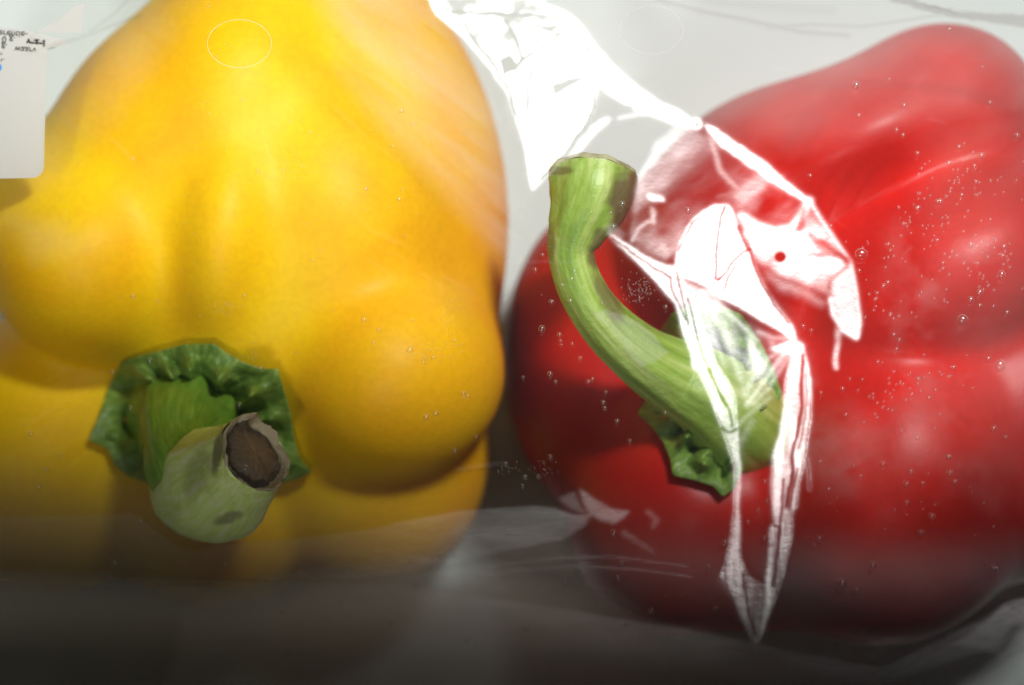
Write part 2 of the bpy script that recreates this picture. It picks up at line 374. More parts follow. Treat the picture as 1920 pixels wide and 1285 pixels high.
def facet(M, pts, level, soft=3, mod=None, warp=1):
    b = box(pts, soft + 14); d = sdpoly(Xw[b] * warp + X[b] * (1 - warp), Yw[b] * warp + Y[b] * (1 - warp), pts)
    v = level * sstep(-soft / 2, soft, d)
    if mod is not None: v = v * (mod[b] if not callable(mod) else mod(X[b], Y[b]))
    M[b] = np.maximum(M[b], v)
def ridge_line(M, pts, level, wd, soft=1.0):
    b = box(pts, wd * 3 + 10); d = sdline(X[b] * .75 + Xw[b] * .25, Y[b] * .75 + Yw[b] * .25, pts); M[b] = np.maximum(M[b], level * np.exp(-(d / wd) ** 2 * soft))
def crease(M, pts, depth, wd):
    b = box(pts, wd * 3 + 10); d = sdline(Xw[b], Yw[b], pts); CF[b] *= 1 - depth * np.exp(-(d / wd) ** 2)
CRK = fbm((X * .8 + Y * .6) / 26, (X * -.6 + Y * .8) / 62, 83, 4); busy = np.clip(1.05 - 1.5 * np.abs(CRK - .47) * 2.2 - .7 * sstep(.46, .60, CR), .12, 1)
FLOW = fbm((X * .82 - Y * .57) / 110, (X * .57 + Y * .82) / 34, 53, 4); FLOW2 = fbm((X * .3 + Y * .95) / 90, (X * .95 - Y * .3) / 26, 61, 4)
soft_busy = np.clip(.25 + 2.2 * (FLOW - .32), .05, 1.15)
# upper fold between the peppers
facet(HI, [(797, -60), (803, 0), (818, 28), (858, 62), (893, 98), (918, 128), (935, 152), (958, 192), (968, 222), (976, 255), (985, 290), (991, 325), (997, 360), (1008, 348), (1050, 302), (1075, 268),
           (1090, 245), (1104, 222), (1113, 205), (1120, 165), (1122, 130), (1110, 90), (1098, 62), (1080, 38), (1055, 22), (1030, 10), (1000, -20), (900, -60)], 1, 3,
      mod=lambda x, y: np.where((x + y < 1060) & (x > 830 + y * .75), busy[box([(797, -60), (1122, 360)], 17)][:x.shape[0], :x.shape[1]], 1))
facet(HI, [(1075, 36), (1098, 58), (1119, 88), (1143, 117), (1180, 150), (1232, 188), (1280, 212), (1303, 232), (1298, 240), (1262, 226), (1228, 212), (1190, 200), (1165, 190), (1142, 176), (1122, 160), (1104, 100)], 1, 3)
facet(HI, [(1136, 217), (1150, 222), (1120, 250), (1090, 285), (1062, 302), (1085, 262), (1110, 232)], .8, 9)
ridge_line(HI, [(1190, 205), (1240, 222), (1296, 246)], .62, 3.5)
ridge_line(HI, [(1160, 222), (1200, 214), (1240, 212)], .5, 4)
for c in ([(870, 45), (890, 80), (925, 120), (955, 175), (968, 215)], [(975, 115), (1010, 92), (1045, 68), (1072, 45)], [(1094, 62), (1105, 120), (1113, 165), (1114, 200), (1098, 235), (1060, 290), (1015, 335)],
          [(950, 40), (970, 80), (978, 112), (968, 130)], [(1010, 50), (1045, 62)], [(850, 22), (920, 26), (1000, 30), (1075, 38)], [(1000, 125), (992, 160), (990, 205)]):
    crease(HI, c, .93, 3.6)
for p_ in ([(1034, 160), (1066, 148), (1096, 142), (1092, 150), (1038, 182)], [(935, 112), (955, 102), (972, 118), (968, 132), (945, 142)], [(1010, 50), (1040, 44), (1056, 48), (1032, 60)]):
    b = box(p_, 12); CF[b] *= 1 - .92 * sstep(-2, 4, sdpoly(Xw[b], Yw[b], p_))
# knot of film, then the bright rim of the fold over the red pepper
ang = np.linspace(0, 6.3, 14); ridge_line(HI, np.stack([1305 + 9 * np.cos(ang), 233 + 8 * np.sin(ang)], 1), 1, 3)
facet(HI, [(1320, 233), (1340, 238), (1368, 258), (1400, 280), (1442, 311), (1480, 345), (1516, 374), (1512, 382), (1478, 362), (1436, 334), (1395, 305), (1356, 276), (1334, 250)], 1, 3)
facet(HI, [(1326, 240), (1338, 262), (1346, 288), (1344, 300), (1334, 280)], .62, 6)
ridge_line(HI, [(1516, 375), (1540, 412), (1568, 455), (1594, 492), (1604, 540), (1612, 600), (1608, 632)], .95, 3.0)
facet(HI, [(1372, 391), (1390, 402), (1422, 420), (1452, 428), (1481, 428), (1500, 408), (1512, 380), (1524, 390), (1540, 414), (1566, 452), (1594, 492), (1576, 512), (1558, 528), (1560, 560), (1545, 556), (1520, 545), (1500, 535),
           (1475, 524), (1450, 514), (1428, 500), (1410, 478), (1396, 450), (1383, 420)], .80, 16,
      mod=lambda x, y: np.clip(.72 + 1.3 * (fbm((x * .5 - y * .86) / 60, (x * .86 + y * .5) / 22, 71, 4) - .40) + .25 * np.exp(-((y - 440 - .25 * (x - 1400)) / 26.) ** 2), .35, 1.2))
ridge_line(HI, [(1390, 405), (1420, 424), (1455, 434), (1484, 428), (1504, 404), (1516, 378)], 1, 9); ridge_line(HI, [(1400, 440), (1440, 455), (1500, 462), (1560, 500)], .8, 13)
facet(HI, [(1556, 526), (1594, 494), (1604, 545), (1613, 612), (1606, 636), (1590, 632), (1568, 606), (1557, 566)], .66, 7)
facet(HI, [(1590, 500), (1560, 522), (1562, 575), (1580, 604), (1575, 560)], .80, 10)
ridge_line(HI, [(1557, 560), (1562, 590), (1582, 620), (1606, 634), (1612, 606)], .95, 4)
facet(HI, [(1430, 500), (1470, 520), (1520, 540), (1555, 570), (1540, 580), (1500, 560), (1460, 548), (1432, 522)], .56, 26)
ridge_line(HI, [(1570, 648), (1566, 675), (1568, 690)], .80, 3.6)
facet(HI, [(1562, 610), (1580, 615), (1576, 650), (1564, 655)], .5, 8)
for c in ([(1508, 392), (1503, 410), (1498, 430)], [(1520, 440), (1550, 462), (1590, 490)], [(1520, 478), (1555, 478), (1585, 488)]): crease(HI, c, .4, 6)
for p_ in ([(1518, 448), (1548, 446), (1590, 486), (1560, 482), (1528, 468)], [(1506, 405), (1512, 398), (1509, 424), (1503, 430)]):
    b = box(p_, 12); CF[b] *= 1 - .42 * sstep(-4, 8, sdpoly(Xw[b], Yw[b], p_))
b = box([(1463, 482)], 22); CF[b] *= sstep(8, 13, np.hypot((X[b] - 1463), (Y[b] - 482) * 1.15))
# main white blaze
facet(HI, [(1265, 507), (1268, 480), (1274, 455), (1286, 430), (1302, 410), (1317, 396), (1341, 384), (1362, 383), (1372, 391), (1383, 426), (1403, 462), (1420, 511), (1440, 552), (1463, 582), (1488, 614), (1494, 636), (1480, 634),
           (1461, 620), (1422, 598), (1383, 574), (1344, 556), (1321, 536), (1298, 526), (1278, 520)], 1, 3, warp=.5)
for c, wd_, dp in (([(1358, 388), (1350, 420), (1346, 449), (1343, 485), (1341, 522), (1348, 524)], 2.8, .8), ([(1348, 524), (1360, 510), (1375, 490), (1392, 474), (1408, 468)], 2.6, .75), ([(1358, 542), (1364, 520), (1378, 500), (1388, 502)], 2.6, .7),
           ([(1326, 398), (1300, 420), (1284, 445), (1273, 470)], 2.2, .7), ([(1408, 470), (1416, 505), (1428, 535), (1450, 570), (1478, 606)], 3.2, .65), ([(1384, 425), (1394, 448), (1404, 466)], 4, .7)):
    crease(HI, c, dp, wd_)
# left ridge running down over the stem
facet(HI, [(1138, 434), (1150, 440), (1173, 456), (1200, 474), (1228, 489), (1252, 497), (1268, 500), (1290, 540), (1310, 585), (1331, 640), (1342, 680), (1364, 715), (1378, 745), (1379, 785), (1384, 810), (1384, 840), (1389, 868),
           (1388, 900), (1386, 955), (1388, 1042), (1398, 1069), (1401, 1096), (1408, 1139), (1420, 1212), (1413, 1204), (1390, 1156), (1364, 1098), (1349, 1080), (1359, 1056), (1370, 1005), (1376, 949), (1376, 872), (1368, 845),
           (1352, 802), (1331, 744), (1310, 696), (1299, 690), (1297, 662), (1280, 622), (1264, 568), (1228, 527), (1189, 488), (1160, 460)], .97, 3, warp=.6,
      mod=lambda x, y: np.where((y > 800) & (y < 1050), np.clip(.75 + .25 * np.cos((x - 1374) / 16), .7, 1), 1))
for c in ([(1150, 447), (1185, 474), (1222, 500), (1258, 520), (1262, 545), (1285, 600)], [(1290, 560), (1305, 620), (1318, 670), (1340, 720), (1366, 770), (1372, 800)], [(1352, 803), (1366, 812), (1382, 806)], [(1268, 510), (1280, 560), (1292, 610)],
          [(1392, 1075), (1400, 1130), (1416, 1195)], [(1330, 690), (1345, 735), (1362, 760)]):
    crease(HI, c, .62, 2.8)
# strips hanging from the junction
facet(HI, [(1440, 655), (1489, 636), (1506, 644), (1517, 690), (1521, 714), (1519, 791), (1511, 861), (1499, 900), (1494, 952), (1486, 960), (1484, 1005), (1471, 1076), (1447, 1139), (1424, 1205), (1419, 1213), (1430, 1156), (1436, 1082),
           (1441, 1042), (1442, 990), (1451, 982), (1446, 935), (1448, 859), (1461, 812), (1468, 774), (1472, 730), (1478, 690), (1484, 665)], .97, 4, warp=.7)
for c, wd_, dp in (([(1506, 665), (1505, 700), (1503, 736), (1504, 763), (1496, 807), (1488, 850), (1484, 900), (1474, 950)], 3.6, .8), ([(1513, 700), (1512, 760), (1506, 800), (1500, 840)], 2.5, .5), ([(1470, 900), (1462, 980), (1458, 1040), (1450, 1100)], 3, .6),
           ([(1495, 880), (1486, 920), (1480, 955)], 2.4, .6), ([(1450, 984), (1462, 990), (1459, 1010)], 2.6, .6)):
    crease(HI, c, dp, wd_)
ridge_line(HI, [(1513, 860), (1517, 890), (1518, 918)], .55, 3)
facet(HI, [(1388, 1060), (1402, 1076), (1430, 1094), (1437, 1110), (1426, 1180), (1419, 1213), (1407, 1140), (1398, 1090)], .60, 5)
# milky veil of doubled film over the red stem and its cap
veil_mod = np.clip(.35 + 2.0 * (FLOW2 - .32), .15, 1.15)
facet(VE, [(1272, 520), (1300, 530), (1321, 545), (1383, 585), (1425, 615), (1461, 640), (1448, 690), (1420, 720), (1398, 760), (1392, 800), (1388, 860), (1376, 840), (1370, 790), (1369, 717), (1336, 663), (1310, 600), (1285, 560)], 1.0, 12, mod=veil_mod)
for l_, lv, wd_ in (([(1490, 640), (1450, 690), (1400, 760)], .8, 7), ([(1488, 645), (1440, 672), (1400, 700)], .6, 6), ([(1490, 636), (1450, 634), (1420, 622)], .62, 5), ([(1490, 650), (1465, 690), (1440, 730), (1412, 758)], .66, 5),
              ([(1382, 800), (1400, 780), (1445, 745)], .55, 5), ([(1292, 540), (1330, 548), (1370, 590), (1420, 640)], .7, 6), ([(1376, 850), (1400, 810), (1410, 790)], .45, 9)): ridge_line(VE, l_, lv, wd_)
# thin veils over the upper left lobe of the red pepper
facet(VE, [(1262, 236), (1300, 242), (1345, 262), (1420, 320), (1512, 380), (1480, 428), (1420, 420), (1372, 390), (1330, 384), (1290, 420), (1266, 490), (1230, 488), (1190, 470), (1178, 440), (1186, 380), (1198, 320), (1230, 262)], .46, 8, mod=soft_busy)
facet(VE, [(1345, 300), (1420, 330), (1505, 382), (1478, 420), (1420, 415), (1375, 385), (1350, 350)], .62, 14, mod=soft_busy)
facet(VE, [(1182, 448), (1196, 420), (1225, 412), (1246, 440), (1262, 480), (1250, 492), (1215, 478)], .6, 8, mod=soft_busy)
facet(HI, [(1210, 362), (1222, 361), (1243, 370), (1246, 380), (1228, 378), (1212, 372)], .93, 3)
facet(HI, [(1216, 382), (1232, 398), (1228, 420), (1218, 416)], .55, 5)
ridge_line(HI, [(1185, 452), (1198, 428), (1215, 415), (1228, 418)], .68, 3); ridge_line(HI, [(1199, 337), (1206, 330)], .8, 2)
ridge_line(VE, [(1334, 262), (1350, 320), (1400, 372)], .5, 7); ridge_line(VE, [(1345, 370), (1400, 350), (1470, 330)], .35, 3)
facet(VE, [(1130, 425), (1150, 415), (1180, 440), (1165, 452), (1140, 440)], .3, 8)
# grey veils and fold edges in the lower part
facet(VE, [(-60, 968), (100, 968), (250, 962), (275, 975), (300, 1003), (335, 1022), (368, 1036), (400, 1020), (440, 1014), (500, 1018), (560, 1010), (620, 1000), (740, 985), (830, 966), (920, 960), (1000, 953), (1040, 956), (1080, 971), (1110, 968),
           (1095, 990), (1060, 1012), (980, 1030), (900, 1045), (780, 1072), (670, 1090), (550, 1082), (-60, 1082)], .54, 4, mod=lambda x, y: np.clip(.78 + .5 * (fbm(x / 160, y / 50, 3, 3) - .45), .5, 1.1), warp=.6)
facet(VE, [(-60, 985), (30, 970), (90, 1010), (150, 1070), (60, 1080), (-60, 1050)], .62, 26)
ridge_line(VE, [(740, 984), (860, 962), (1000, 952), (1040, 956), (1080, 970), (1108, 967)], .62, 3)
facet(VE, [(1082, 914), (1110, 930), (1145, 952), (1182, 958), (1168, 975), (1148, 985), (1120, 975), (1098, 955)], .52, 3)
facet(VE, [(1046, 936), (1078, 918), (1092, 950), (1108, 966), (1080, 962), (1058, 950)], .40, 6)
ridge_line(VE, [(1170, 1000), (1200, 1020), (1225, 1035)], .34, 9); ridge_line(VE, [(1215, 960), (1232, 975), (1224, 988)], .36, 7)
ridge_line(VE, [(856, 881), (900, 874), (950, 868)], .28, 4)
for l_ in ([(640, 1100), (760, 1085), (900, 1064), (1050, 1046), (1150, 1044), (1290, 1062)], [(800, 1078), (920, 1074), (1080, 1062), (1200, 1068), (1300, 1082)]): ridge_line(VE, l_, .5, 3)
facet(VE, [(-60, 1080), (620, 1092), (740, 1098), (930, 1120), (1050, 1138), (1200, 1166), (1280, 1175), (1420, 1205), (1600, 1240), (1650, 1250), (1760, 1200), (1860, 1150), (1980, 1085), (1980, 1180), (1640, 1290), (1200, 1330), (420, 1300), (-60, 1225)], .50, 5,
      mod=lambda x, y: np.clip(.75 + .9 * (fbm(x / 120, y / 40, 8, 4) - .45), .35, 1.2), warp=.6)
facet(VE, [(1740, 1215), (1810, 1190), (1880, 1130), (1980, 1100), (1980, 1160), (1900, 1180), (1870, 1230), (1800, 1215)], .62, 10)
# scratches, scuffs
for k in range(60):
    x0, y0 = rng.uniform(620, 1000), rng.uniform(60, 520); L = rng.uniform(25, 80); a_ = math.radians(rng.normal(38, 5))
    ridge_line(VE, [(x0, y0), (x0 + L * math.cos(a_), y0 + L * math.sin(a_))], rng.uniform(.05, .19), 2.4)
for k in range(26):
    x0, y0 = rng.uniform(100, 1850), rng.uniform(60, 1100); L = rng.uniform(15, 60); a_ = rng.uniform(0, 3.1)
    ridge_line(VE, [(x0, y0), (x0 + L * math.cos(a_), y0 + L * math.sin(a_))], rng.uniform(.08, .22), 1.8)
for l_ in ([(490, 245), (520, 335)], [(210, 260), (248, 298)], [(1025, 440), (1100, 470)], [(960, 490), (1100, 492)]): ridge_line(VE, l_, .20, 2.4)
# haze: milky film, plus patches painted for highlights and shade
def haze(pts, level, soft, mod=None): facet(HZ, pts, level, soft, mod)
streakR = np.clip(.55 + .9 * (fbm((X * .50 + Y * .87) / 60, (X * .87 - Y * .50) / 130, 47, 5) - .30), .10, 1.1)
streak = np.clip(.42 + 1.25 * (fbm((X * .62 - Y * .78) / 24, (X * .78 + Y * .62) / 170, 41, 5) - .30), .10, 1.1)
HZ += .004
haze([(560, -80), (760, -60), (860, 60), (950, 200), (990, 350), (985, 500), (950, 520), (880, 420), (800, 330), (720, 240), (640, 130)], .27, 70, mod=streak)
haze([(160, 20), (300, 10), (340, 60), (260, 190), (150, 300), (60, 360), (40, 300)], .10, 60, mod=streak)
haze([(1180, 280), (1320, 150), (1560, 40), (1950, 20), (1980, 220), (1700, 250), (1480, 290), (1280, 230)], .15, 60, mod=streakR)
haze([(1700, 180), (1980, 150), (1980, 1000), (1800, 900), (1720, 500)], .08, 90, mod=streakR)
haze([(1500, 790), (1600, 760), (1665, 800), (1660, 900), (1600, 950), (1530, 930), (1500, 860)], .20, 80, mod=lambda x, y: np.clip(.35 + 1.6 * (fbm(x / 46 + y / 90, y / 34, 19, 5) - .3), 0, 1.2))  # film contact and the lobe's soft highlight, painted as a pale patch
haze([(1640, 420), (1900, 330), (1900, 1000), (1640, 900)], .10, 90, mod=lambda x, y: np.clip(.1 + 2.4 * (fbm(x / 60, y / 60, 29, 5) - .35), 0, 1.2))
haze([(5, 400), (120, 405), (170, 470), (60, 500)], .12, 50)  # soft highlight of the left lobe painted as haze
haze([(1112, 590), (1132, 578), (1165, 590), (1195, 600), (1225, 625), (1238, 645), (1257, 660), (1232, 676), (1200, 690), (1175, 660), (1150, 625)], .24, 4, mod=lambda x, y: .75 + .6 * (fbm(x / 5, y / 5, 2, 2) - .3))
haze([(1640, -20), (1700, 2), (1790, 25), (1860, 22), (1980, 36), (1980, 64), (1880, 46), (1780, 36), (1700, 18)], .0, 5)
haze([(-100, 850), (900, 900), (1400, 950), (2000, 1000), (2000, 1500), (-100, 1500)], .08, 120)
haze([(-60, 1080), (620, 1092), (740, 1098), (930, 1120), (1200, 1166), (1420, 1205), (1600, 1240), (1650, 1250), (1860, 1150), (1980, 1085), (1980, 1500), (-60, 1500)], .42, 34)
haze([(-200, 1060), (300, 1085), (560, 1110), (800, 1120), (1000, 1150), (1200, 1190), (1350, 1250), (1500, 1300), (1500, 1520), (-200, 1520)], .7, 90)  # duller film laid over the bottom to dim what lies below
haze([(860, 960), (1060, 970), (1130, 1100), (1230, 1200), (900, 1200), (700, 1110)], .35, 50)  # dull film added over the gap in place of its shade

haze([(-60, 968), (250, 962), (335, 1022), (368, 1036), (400, 1020), (620, 1000), (830, 966), (1000, 953), (1108, 968), (1060, 1012), (900, 1045), (670, 1090), (-60, 1082)], .13, 4)
facet(FOLD_SHADE, [(1630, -30), (1645, -4), (1700, 12), (1760, 30), (1840, 42), (1980, 62), (1980, 30), (1880, 24), (1800, 20), (1730, 6), (1690, -30)], .34, 7)  # shade of the film fold painted as a darker tint
facet(FOLD_SHADE, [(1640, -10), (1700, 4), (1760, 22), (1810, 32), (1800, 22), (1740, 6)], .5, 6)
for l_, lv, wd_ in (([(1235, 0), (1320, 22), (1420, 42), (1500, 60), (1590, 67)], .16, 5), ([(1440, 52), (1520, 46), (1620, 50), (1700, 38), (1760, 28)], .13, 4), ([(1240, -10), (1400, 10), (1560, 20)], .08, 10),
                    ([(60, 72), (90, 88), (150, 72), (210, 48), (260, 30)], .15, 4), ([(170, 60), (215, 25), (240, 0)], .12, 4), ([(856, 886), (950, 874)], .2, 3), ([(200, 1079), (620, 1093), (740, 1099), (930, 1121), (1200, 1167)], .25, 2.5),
                    ([(1505, 1225), (1640, 1262), (1760, 1204), (1880, 1128)], .2, 4), ([(1750, 1215), (1860, 1250), (1920, 1215)], .25, 4)): ridge_line(FOLD_SHADE, l_, lv, wd_)
haze([(300, 1110), (560, 1080), (780, 1045), (930, 1030), (1100, 1090), (1260, 1185), (1330, 1450), (200, 1450)], .94, 90)  # near-opaque patch added to hide the lit table where the gap is shaded
# two vent holes punched through the film
for hx, hy, hr in ((449, 83, 58), (1222, 56, 56)):
    b = box([(hx, hy)], 80); d = np.hypot((X[b] - hx) * .97, (Y[b] - hy) * 1.32 if hx < 900 else (Y[b] - hy) * 1.28); HZ[b] *= sstep(hr - 2, hr + 2, d)
# join both glare maps, bend the shading normals to mirror the key, build the sheet
PEAK, AL = 3.2, .06
HIc = np.clip(HI, 0, 1); BR = np.maximum((1.08 * HIc ** 1.9 + (.10 + .9 * (FLOW - .25)) * sstep(.97, 1, HIc)) * (1 + 1.7 * sstep(560, 820, Y)), 1.0 * np.clip(VE, 0, 1) ** 2 * (1 + 1.6 * sstep(820, 1020, Y))) / PEAK        # share of the mirror glare each bit of film throws to the lens
def blur(a_, px):
    k = np.exp(-.5 * (np.arange(-int(3 * px / ST), int(3 * px / ST) + 1) * ST / px) ** 2); k /= k.sum()
    a_ = np.apply_along_axis(lambda v: np.convolve(v, k, 'same'), 0, a_); return np.apply_along_axis(lambda v: np.convolve(v, k, 'same'), 1, a_)
B0 = BR; CF = blur(CF ** 2.4, 1.5)
BR = (.80 * blur(B0, 2.7) + .20 * blur(B0, 5) + .05 * blur(np.minimum(B0, .6), 20) * np.clip(.1 + 1.9 * (CR - .25), 0, 1.4)) * CF
wander = np.clip(.35 + 2.6 * (fbm(X / 16, Y / 120, 91, 3) - .30), .22, 1.2); BR = BR * (1 - (HIc > .3) * sstep(600, 760, Y) * (1 - wander) * .85)
M = np.clip(HI, 0, 1)
fade = sstep(0, 85, np.minimum(np.minimum(X + 140, 2060 - X), np.minimum(Y + 140, 1425 - Y)))
Zf = ZF + .012 * (fbm(X / 240, Y / 240, 3, 3) - .5) + .006 * blur(M, 9) - .14 * (1 - sstep(70, 230, X)) * (1 - sstep(290, 420, Y)) - .24 * sstep(930, 1230, Y)
Zf = Zf - (Zf - .03) * (1 - fade)
P = W(X, Y, Zf)
gyv, gxv = np.gradient(fbm(X / 300, Y / 300, 77, 3) * 40, ST); n0 = np.stack([-gxv, gyv, np.ones_like(gxv)], -1) * [.25, .25, 1]
n0[..., 1] += .56; n0[..., 0] += .05
n0 /= np.linalg.norm(n0, axis=-1)[..., None]
view = np.array([0, 0, CAMZ]) - P; view /= np.linalg.norm(view, axis=-1)[..., None]
ld = np.array(KEY) - P; ld /= np.linalg.norm(ld, axis=-1)[..., None]
hv = view + ld; hv /= np.linalg.norm(hv, axis=-1)[..., None]
TH = np.arccos(np.clip((n0 * hv).sum(-1), -1, 1))
dl = AL * np.sqrt(np.maximum(np.maximum(BR, 1e-4) ** -.5 - 1, 0)); MM = np.clip(1 - dl / TH, 0, 1)
nn = n0 * (1 - MM[..., None]) + hv * MM[..., None]; nn /= np.linalg.norm(nn, axis=-1)[..., None]
bag = thing('plastic_bag', W(960, 642, .02), 'clear crinkled plastic bag stretched over both peppers, with bright glare on its folds', 'plastic bag')
me = grid_mesh('film', P[::-1]); attr(me, 'facing', 'FLOAT_VECTOR', nn[::-1]); attr(me, 'dull', 'FLOAT', HZ[::-1]); attr(me, 'thick', 'FLOAT', FOLD_SHADE[::-1])  # 'dull': milky film plus painted highlights and shade; 'thick': painted fold shade
def film_mat():
    m = bpy.data.materials.new('clear_film'); m.use_nodes = True; nt = m.node_tree; nt.nodes.remove(nt.nodes['Principled BSDF']); out = nt.nodes['Material Output']
    f = N(nt, 'ShaderNodeAttribute'); f.attribute_name = 'facing'; h = N(nt, 'ShaderNodeAttribute'); h.attribute_name = 'dull'
    co = N(nt, 'ShaderNodeTexCoord').outputs['Object']
    vm = N(nt, 'ShaderNodeVectorMath', operation='NORMALIZE'); nt.links.new(f.outputs['Vector'], vm.inputs[0])
    bp = N(nt, 'ShaderNodeBump'); bp.inputs['Strength'].default_value = .10; bp.inputs['Distance'].default_value = .002
    nt.links.new(noise(nt, 34, 4, co, .6), bp.inputs['Height']); nt.links.new(vm.outputs[0], bp.inputs['Normal'])
    gl = N(nt, 'ShaderNodeBsdfGlossy'); gl.inputs['Roughness'].default_value = .235; nt.links.new(bp.outputs[0], gl.inputs['Normal'])
    tr = N(nt, 'ShaderNodeBsdfTransparent'); fold_shade = N(nt, 'ShaderNodeAttribute'); fold_shade.attribute_name = 'thick'; nt.links.new(mixc(nt, fold_shade.outputs['Fac'], (1., 1., 1.), (.30, .20, .19)), tr.inputs[0])  # this attribute carries painted fold shade as a darker see-through colour
    df = N(nt, 'ShaderNodeBsdfDiffuse'); df.inputs[0].default_value = (.8, .8, .78, 1)
    tl = N(nt, 'ShaderNodeBsdfTranslucent'); tl.inputs[0].default_value = (.8, .8, .78, 1)
    dm = N(nt, 'ShaderNodeMixShader'); dm.inputs[0].default_value = .3; nt.links.new(df.outputs[0], dm.inputs[1]); nt.links.new(tl.outputs[0], dm.inputs[2])
    m1 = N(nt, 'ShaderNodeMixShader'); nt.links.new(h.outputs['Fac'], m1.inputs[0]); nt.links.new(tr.outputs[0], m1.inputs[1]); nt.links.new(dm.outputs[0], m1.inputs[2])
    m2 = N(nt, 'ShaderNodeMixShader'); m2.inputs[0].default_value = .085; nt.links.new(m1.outputs[0], m2.inputs[1]); nt.links.new(gl.outputs[0], m2.inputs[2])
    nt.links.new(m2.outputs[0], out.inputs[0]); return m
M_film = film_mat()
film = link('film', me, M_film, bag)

# ------------------------------------------------------------------ paper label stuck under the film, its reflection built as a panel of mirrored print
M_label, nt, p = plain('label_paper', (.78, .79, .77), .5); M_print, _, _ = plain('label_print', (.16, .16, .16), .6); M_blue, _, _ = plain('label_blue', (.02, .30, .75), .5)
lt = N(M_label.node_tree, 'ShaderNodeBsdfTranslucent'); lt.inputs[0].default_value = (.8, .8, .78, 1); lm = N(M_label.node_tree, 'ShaderNodeMixShader'); lm.inputs[0].default_value = .5
M_label.node_tree.links.new(M_label.node_tree.nodes['Principled BSDF'].outputs[0], lm.inputs[1]); M_label.node_tree.links.new(lt.outputs[0], lm.inputs[2]); M_label.node_tree.links.new(lm.outputs[0], M_label.node_tree.nodes['Material Output'].inputs[0])
ZL = ZF - .14 - .012
def flat(name, pts, z, m, parent, th=.0012, tilt=0):
    bm = bmesh.new(); pts = list(pts); n = len(pts); zs = [z + tilt * (py - pts[0][1]) / 1000 for _, py in pts]
    a = [bm.verts.new(W(x, y, zz)) for (x, y), zz in zip(pts, zs)]; b = [bm.verts.new(W(x, y, zz - th)) for (x, y), zz in zip(pts, zs)]
    fa = bm.faces.new(a); bm.faces.new(b[::-1])
    for i in range(n): bm.faces.new((a[i], b[i], b[(i + 1) % n], a[(i + 1) % n]))
    bmesh.ops.recalc_face_normals(bm, faces=bm.faces); me = bpy.data.meshes.new(name); bm.to_mesh(me); bm.free()
    return link(name, me, m, parent, smooth=False)
lab = thing('paper_label', W(30, 200, ZF - .02), 'white paper label with rounded corner and a panel of mirrored small print standing in for its reflection, top left corner of the bag', 'label')
cor = [(82 - 22 + 22 * math.cos(t), 334 - 22 + 22 * math.sin(t)) for t in np.linspace(0, math.pi / 2, 7)]
flat('blank_panel', [(-150, 168), (0, 116), (60, 97), (88, 92)] + [(85, 200)] + cor + [(-150, 338)], ZL - .024, M_label, lab)
flat('label_reflection_panel', [(-150, 30), (-20, 48), (60, 60), (112, 74), (126, 76), (110, 88), (88, 94), (0, 119), (-150, 170)], ZL - .030, M_label, lab)  # stands for the label's reflection in the film
flat('folded_corner', [(66, 61), (110, 38), (140, 12), (157, 6), (155, 40), (153, 62), (120, 61)], ZL - .026, M_label, lab)
flat('folded_tip', [(90, 90), (108, 80), (125, 74), (126, 82), (110, 88)], ZL - .022, M_label, lab)
flat('blue_mark', [(-4 + 7.5 * math.cos(t), 127 + 7.5 * math.sin(t)) for t in np.linspace(0, 2 * math.pi, 18)[:-1]], ZL - .0215, M_blue, lab, .0006)
def print_line(text, px, py, size, rot, bold=0.0):
    c = bpy.data.curves.new('printed_line', 'FONT'); c.body = text; c.size = size / 1000 * 1.42; c.offset = bold; c.extrude = .0002
    o = bpy.data.objects.new('tmp', c); S.collection.objects.link(o); dg = bpy.context.evaluated_depsgraph_get(); me = bpy.data.meshes.new_from_object(o.evaluated_get(dg))
    bpy.data.objects.remove(o); a_ = math.radians(rot); ox, oy, oz = W(px, py, ZL - .0284)
    for v in me.vertices:
        x, y = v.co.x, -v.co.y                      # mirrored top to bottom, as the folded film shows it
        v.co = (ox + x * math.cos(a_) - y * math.sin(a_), oy + x * math.sin(a_) + y * math.cos(a_), oz)
    me.name = 'printed_line'; link('printed_line', me, M_print, lab, smooth=False)
print_line('referentie-', -22, 56, 12.5, -3)
print_line('0 g.', 4, 68, 12.5, -4); print_line('vezel', 50, 73, 12.5, -4, .0006)
print_line(', g.', -6, 82, 12.5, -4); print_line('waarv', 27, 87, 12.5, -3)
print_line('t-', -6, 97, 12.5, -3); print_line('n.', -4, 110, 12.5, -3)

# ------------------------------------------------------------------ water droplets hanging on the film
def drop_mat():
    m = bpy.data.materials.new('water'); m.use_nodes = True; nt = m.node_tree; nt.nodes.remove(nt.nodes['Principled BSDF']); out = nt.nodes['Material Output']
    gl = N(nt, 'ShaderNodeBsdfGlossy'); gl.inputs['Roughness'].default_value = .26; tr = N(nt, 'ShaderNodeBsdfTransparent'); df = N(nt, 'ShaderNodeBsdfDiffuse'); df.inputs[0].default_value = (.8, .8, .78, 1)
    lw = N(nt, 'ShaderNodeLayerWeight'); lw.inputs[0].default_value = .35
    r = ramp(nt, lw.outputs['Facing'], [(.2, (.10, .10, .10)), (.55, (.55, .55, .55))])
    r2 = ramp(nt, lw.outputs['Facing'], [(.25, (.02, .02, .02)), (.5, (.20, .20, .20)), (.8, (.06, .06, .06))])
    a = N(nt, 'ShaderNodeMixShader'); nt.links.new(r2, a.inputs[0]); nt.links.new(tr.outputs[0], a.inputs[1]); nt.links.new(df.outputs[0], a.inputs[2])
    b = N(nt, 'ShaderNodeMixShader'); nt.links.new(r, b.inputs[0]); nt.links.new(a.outputs[0], b.inputs[1]); nt.links.new(gl.outputs[0], b.inputs[2])
    nt.links.new(b.outputs[0], out.inputs[0]); return m
